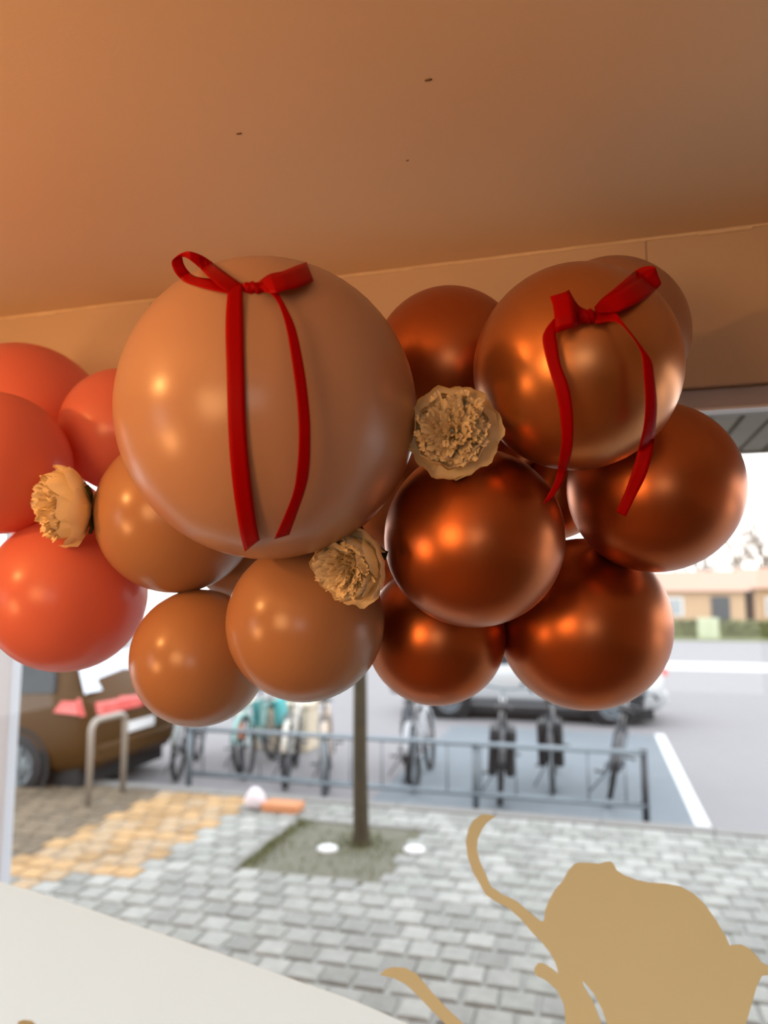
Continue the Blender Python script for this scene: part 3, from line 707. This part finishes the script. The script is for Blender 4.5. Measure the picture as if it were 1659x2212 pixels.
# ---------------------------------------------------------------- bicycles
def bicycle(x, y, rz, lean, col, label, extra=None, z=-.12):
    root = empty('bicycle', (x, y, z), (0, 0, 0)); tag(root, label, 'bicycle')
    root.rotation_euler = (lean, 0, rz)
    pm = mat('frame_paint', col, .35, coat=.4)
    for wx in (-.52, .52):
        bm = bmesh.new(); tube(bm, [(wx + .325*math.cos(a), 0, .345 + .325*math.sin(a)) for a in [k*2*math.pi/32 for k in range(32)]], .026, 8, closed=True)
        wh = bmo('wheel', bm, M_black, root, smooth=True)
        bm = bmesh.new()
        for k in range(18):
            a = k*2*math.pi/18; tube(bm, [(wx, .02*(-1)**k, .345), (wx + .31*math.cos(a), 0, .345+.31*math.sin(a))], .0016, 4)
        tube(bm, [(wx, -.045, .345), (wx, .045, .345)], .022, 8); bmo('spokes', bm, M_dsteel, wh)
        bm = bmesh.new(); pr = [(wx + .36*math.cos(a), 0, .345 + .36*math.sin(a)) for a in [math.pi*(.08 + .84*k/14) for k in range(15)]]
        tube(bm, pr, .036, 6); bmo('mudguard', bm, pm, root, smooth=True)
    bb = (-.08, 0, .30); se = (-.20, 0, .78); hd_ = (.33, 0, .80); hl = (.36, 0, .66); ra = (-.52, 0, .345)
    bm = bmesh.new()
    for a, b, r in ((bb, se, .016), (bb, hl, .019), (se, hd_, .015), (hd_, hl, .019)): tube(bm, [a, b], r, 8)
    for s in (-.05, .05):
        tube(bm, [(bb[0], s*.6, bb[2]), (ra[0], s, ra[2])], .010, 6); tube(bm, [(se[0], s*.3, se[2]-.06), (ra[0], s, ra[2])], .009, 6)
    bmo('frame', bm, pm, root)
    bm = bmesh.new()
    for s in (-.05, .05): tube(bm, [(.365, s*.8, .67), (.40, s, .60), (.52, s, .345)], .011, 6)
    bmo('fork', bm, pm, root)
    bm = bmesh.new(); tube(bm, [(.33, 0, .80), (.30, 0, 1.02)], .013, 8)
    tube(bm, [(.12, -.30, 1.04), (.22, -.27, 1.06), (.30, -.12, 1.03), (.30, 0, 1.02), (.30, .12, 1.03), (.22, .27, 1.06), (.12, .30, 1.04)], .012, 8)
    hb = bmo('handlebar', bm, M_steel, root, smooth=True)
    bm = bmesh.new()
    for s in (-1, 1): tube(bm, [(.08, s*.305, 1.035), (.20, s*.275, 1.058)], .018, 8)
    bmo('grips', bm, M_black, hb)
    bm = bmesh.new(); tube(bm, [(-.20, 0, .76), (-.225, 0, .90)], .012, 8)
    prf = [(-.38, .085), (-.34, .10), (-.27, .085), (-.18, .04), (-.10, .022)]
    vs = [[bm.verts.new((px_, s*w_, .93 - .03*abs(s)**2)) for s in (-1, -.5, 0, .5, 1)] + [bm.verts.new((px_, 0, .89))] for px_, w_ in prf]
    for A, B in zip(vs, vs[1:]):
        for i in range(6): bm.faces.new((A[i], A[(i+1) % 6], B[(i+1) % 6], B[i]))
    bm.faces.new(vs[0]); bm.faces.new(vs[-1][::-1]); bmo('saddle', bm, M_black, root)
    bm = bmesh.new(); lathe(bm, [(.09, -.004), (.095, 0), (.09, .004)], 20, mtx=Matrix.Translation((-.08, .06, .30)) @ Matrix.Rotation(math.pi/2, 4, 'X'))
    tube(bm, [(-.08, .08, .30), (.03, .09, .17), (.03, .17, .17)], .010, 6); tube(bm, [(-.08, -.08, .30), (-.19, -.09, .43), (-.19, -.17, .43)], .010, 6)
    box(bm, -.01, .07, .10, .19, .16, .18); box(bm, -.23, -.15, -.19, -.10, .42, .44); bmo('crank', bm, M_dsteel, root)
    bm = bmesh.new()
    for s in (-.06, .06): tube(bm, [(-.24, s, .74), (-.72, s, .74)], .006, 6); tube(bm, [(-.62, s, .74), (-.52, s, .345)], .005, 6)
    for q in range(5): tube(bm, [(-.30-.1*q, -.06, .74), (-.30-.1*q, .06, .74)], .005, 5)
    bmo('luggage_rack', bm, M_dsteel, root)
    bm = bmesh.new(); tube(bm, [(-.25, .03, .30), (-.30, .20, .015)], .009, 6); bmo('kickstand', bm, M_dsteel, root)
    bm = bmesh.new(); lathe(bm, [(.02, -.03), (.035, 0), (.036, .02), (.01, .025)], 12, mtx=Matrix.Translation((.40, 0, .88)) @ Matrix.Rotation(math.pi/2, 4, 'Y')); bmo('head_lamp', bm, M_white, root)
    if extra in ('bags', 'dark'):
        em = mat('pannier_cloth', (.12, .50, .50), .8, noise=(.08, .42, .44)) if extra == 'bags' else M_black
        ww = .14 if extra == 'bags' else .085
        for s in (-1, 1):
            bm = bmesh.new(); box(bm, -.70, -.34, s*ww-.045, s*ww+.045, .30 if extra == 'dark' else .42, .74, .03); bmo('pannier', bm, em, root)
    if extra == 'crate':
        bm = bmesh.new()
        box(bm, .40, .72, -.2, .2, .84, .86); 
        for zz in (.90, .98, 1.06): 
            for (a, b, c_, d_) in ((.40, .41, -.2, .2), (.71, .72, -.2, .2), (.40, .72, -.2, -.19), (.40, .72, .19, .2)): box(bm, a, b, c_, d_, zz-.028, zz+.02)
        bmo('crate', bm, M_dsteel, root)
    return root
RY = KT + .35
def bx_at(px, y=None): return onY(px, 1600, y or RY+1.0).x
blist = [(632, 91, .03, (.70, .66, .58), 'cream bicycle between the storage box and the beige bicycle', None),
         (1315, 88, .20, (.03, .03, .035), 'black bicycle leaning at the right end of the rack', 'crate'),
         (1188, 90, -.03, (.035, .035, .04), 'black bicycle upright with dark side bags, second from the right end of the rack', 'dark'),
         (1078, 92, .06, (.04, .04, .045), 'dark grey bicycle with dark side bags, third from the right end of the rack', 'dark'),
         (905, 84, -.10, (.45, .46, .48), 'silver grey bicycle just right of the tree trunk', None),
         (850, 96, .06, (.10, .12, .14), 'slate bicycle closest to the tree trunk on its right', 'crate'),
         (712, 95, -.05, (.62, .48, .36), 'beige bicycle just left of the tree trunk', None),
         (545, 80, .10, (.25, .45, .42), 'green bicycle with teal panniers below the caramel balloons', 'bags'),
         (478, 99, -.08, (.72, .24, .10), 'orange brown bicycle near the left end of the rack', None),
         (410, 88, .06, (.25, .28, .27), 'grey green bicycle at the left end of the rack', None)]
for bi, (px, rz, lean, col, lab, ex) in enumerate(blist):
    bicycle(bx_at(px), RY+.97+.28*(bi % 3), math.radians(rz + .7*math.degrees(math.atan((1279-px)/F)) + (180 if ex == 'bags' else 0)), lean, col, lab, ex)
# bicycle rack: two long rails on posts
rk = empty('bicycle_rack', (0, RY, -.12)); tag(rk, 'long low steel rail rack holding the bicycles at the kerb', 'bicycle rack')
rx0, rx1 = onY(405, 1650, RY).x, onY(1392, 1650, RY).x
zt = onY(1392, 1628, RY).z + .12; zl = onY(1392, 1742, RY).z + .12
for zz, nm in ((zt, 'top_rail'), (zl, 'bottom_rail')):
    for dy in (0, .07):
        bm = bmesh.new(); tube(bm, [(rx0, dy, zz), (rx1, dy, zz)], .018, 10); bmo(nm, bm, M_steel, rk, smooth=True)
for k in range(4):
    xx = rx1 - (rx1-rx0)*k/3
    bm = bmesh.new(); tube(bm, [(xx, .035, -.01), (xx, .035, zt+.03)], .032, 10); bmo('post', bm, M_dsteel if k == 0 else M_steel, rk, smooth=True)
for k in range(14):
    xx = rx0 + (rx1-rx0)*(k+.5)/14
    bm = bmesh.new(); tube(bm, [(xx, .035, zl), (xx, .035, zt)], .008, 8); bmo('bar', bm, M_steel, rk, smooth=True)
# cream cargo box standing by the rack, litter
cbx = onZ(615, 1690, -.12)
cg = empty('storage_box', (onY(612, 1690, KT+2.75).x, KT+2.75, -.12)); tag(cg, 'cream box with a lid standing behind the rack left of the tree', 'box')
mcream = mat('cream_panel', (.74, .62, .45), .6, noise=(.70, .60, .46))
bm = bmesh.new(); box(bm, -.38, .42, -.2, .22, 0, .56, .02); bmo('tub', bm, mcream, cg)
bm = bmesh.new(); box(bm, -.41, .45, -.23, .25, .56, .63, .015); bmo('lid', bm, mcream, cg)
lb = onZ(550, 1745, 0)
bm = bmesh.new(); bmesh.ops.create_icosphere(bm, subdivisions=3, radius=.10)
for v in bm.verts: v.co = Vector((v.co.x, v.co.y*.8, max(-.07, v.co.z*1.0)))*(1 + .12*math.sin(31*v.co.x + 17*v.co.z))
tag(bmo('plastic_bag', bm, mat('pale_bag', (.80, .70, .74), .5), None, (lb.x, min(lb.y, KT-.12), .072), True), 'crumpled pale pink bag lying at the kerb', 'bag')
bm = bmesh.new(); box(bm, -.17, .17, -.1, .1, 0, .07, .01)
tag(bmo('cardboard_box', bm, mat('orange_card', (.62, .26, .12), .8), None, (lb.x+.28, min(lb.y, KT-.12)+.0, .0)), 'flat orange brown carton lying right of the pink bag', 'carton')

# ---------------------------------------------------------------- far side of the road
fy = onZ(1550, 1385, -.12).y
tag(boxo('verge', -60, 60, fy, fy+9, -.2, -.08, M_grass), 'grass verge across the road', kind='structure')
hm = mat('hedge_leaves', (.13, .16, .06), .9, noise=(.25, .24, .10), nscale=3)
bm = bmesh.new(); rh = random.Random(2)
for i in range(9000):
    cx, cy, cz = rh.uniform(-6, 36), fy + 3 + rh.uniform(-.4, .4), rh.uniform(-.1, .75)
    s = .12; a, b = rh.uniform(0, 6.28), rh.uniform(-1, 1)
    u = Vector((math.cos(a), math.sin(a), b)).normalized()*s; v = Vector((-math.sin(a), math.cos(a), rh.uniform(-1, 1))).normalized()*s
    p = Vector((cx, cy, cz)); bm.faces.new([bm.verts.new(p-u), bm.verts.new(p-v), bm.verts.new(p+u), bm.verts.new(p+v)])
box(bm, -6, 36, fy+2.7, fy+3.3, -.1, .6)
tag(bmo('hedge', bm, hm), 'low clipped hedge along the far side of the road', 'hedge')
def house(x0, x1, y0, z1, wallm, roofm, label):
    hroot = empty('house', ((x0+x1)/2, y0, -.1)); tag(hroot, label, 'house'); hw = (x1-x0)/2
    bm = bmesh.new(); box(bm, -hw, hw, 0, 7, 0, z1); bmo('wall', bm, wallm, hroot)
    bm = bmesh.new(); r = [(-hw-.3, -.4, z1), (hw+.3, -.4, z1), (hw+.3, 7.4, z1), (-hw-.3, 7.4, z1), (-hw-.3, 3.5, z1+1.3), (hw+.3, 3.5, z1+1.3)]
    v = [bm.verts.new(q) for q in r]
    for f in ((0, 1, 5, 4), (2, 3, 4, 5), (0, 4, 3), (1, 2, 5), (3, 2, 1, 0)): bm.faces.new([v[i] for i in f])
    bmo('roof', bm, roofm, hroot)
    n = max(2, int((x1-x0)/2.2))
    for i in range(n):
        cx = -hw + (i+.5)*(x1-x0)/n
        if i % 3 == 1:
            f = bmesh.new(); box(f, cx-.5, cx+.5, -.06, .04, 0, 2.05, .01); d = bmo('door', f, M_dsteel, hroot)
            f = bmesh.new(); box(f, cx+.34, cx+.40, -.10, -.05, .98, 1.08); bmo('door_handle', f, M_steel, d)
        else:
            f = bmesh.new(); box(f, cx-.6, cx+.6, -.06, .04, .9, 2.0, .01); d = bmo('window', f, M_white, hroot)
            f = bmesh.new(); box(f, cx-.5, cx+.5, -.08, -.05, 1.0, 1.9); bmo('pane', f, M_glassd, d)
M_glassd = mat('far_glass', (.35, .38, .42), .15, spec=.8)
mh1 = mat('tan_brick', (.62, .42, .27), .9, noise=(.56, .36, .22), nscale=4); mh2 = mat('pale_render', (.70, .60, .50), .9)
mr1 = mat('red_tiles', (.55, .33, .24), .9, noise=(.5, .3, .22), nscale=2)
hx = onY(1440, 1300, fy+9).x
house(hx-1, hx+4.2, fy+9, 2.35, mh1, mr1, 'low tan brick house with red roof, left one across the road')
house(hx+4.8, hx+14, fy+9.5, 2.5, mh1, mr1, 'long tan brick house with red roof at the right edge across the road')
house(hx-30, hx-3, fy+10, 4.5, mh2, mr1, 'long pale house hidden behind the balloons across the road')
def far_tree(x, y, h, label, seed):
    r = random.Random(seed); t = empty('bare_tree', (x, y, -.1)); tag(t, label, 'tree', 'bare trees beyond the far houses')
    bm = bmesh.new(); tube(bm, [(0, 0, 0), (.05, 0, h*.3), (0, .05, h*.55), (0, 0, h*.8)], [.22, .17, .12, .05], 8); bmo('trunk', bm, M_ftree, t)
    bm = bmesh.new()
    def br(p, d, L, rad, n):
        q = p + d*L; tube(bm, [p, q], [rad, rad*.6], 4, caps=False)
        if n:
            for _ in range(3):
                dd = (d + Vector((r.gauss(0, .5), r.gauss(0, .5), r.gauss(.1, .3)))).normalized(); br(p.lerp(q, r.uniform(.5, 1)), dd, L*.68, rad*.6, n-1)
    for i in range(8):
        a = i*2.4; br(Vector((0, 0, h*(.3+.06*i))), Vector((math.cos(a)*.7, math.sin(a)*.7, .7)).normalized(), h*.2, .13, 4)
    o = bmo('twigs', bm, M_ftree, t); o['kind'] = 'stuff'
M_ftree = mat('far_bark', (.24, .18, .13), .9)
for i, (px, dy, h) in enumerate(((1650, 24, 7.6), (1585, 36, 8.5), (1505, 30, 6.6), (1760, 26, 10))):
    far_tree(onY(px, 1250, fy+dy).x, fy+dy, h, ['bare tree right above the red roof', 'bare tree second from the right edge', 'bare tree beside the copper balloon', 'bare tree beyond the right picture edge'][i], 20+i)
# pale yellow green utility cabinet on the verge
ux = onY(1530, 1360, fy+.8).x
cb = empty('utility_cabinet', (ux, fy+.8, -.08)); tag(cb, 'pale yellow green utility cabinet on the verge across the road', 'cabinet')
mu = mat('cabinet_paint', (.50, .54, .36), .6)
bm = bmesh.new(); box(bm, -.45, .45, -.2, .2, 0, 1.0, .02); bmo('cabinet_body', bm, mu, cb)
bm = bmesh.new(); box(bm, -.42, -.02, -.22, -.19, .08, .92, .01); box(bm, .02, .42, -.22, -.19, .08, .92, .01); bmo('cabinet_door', bm, mu, cb)
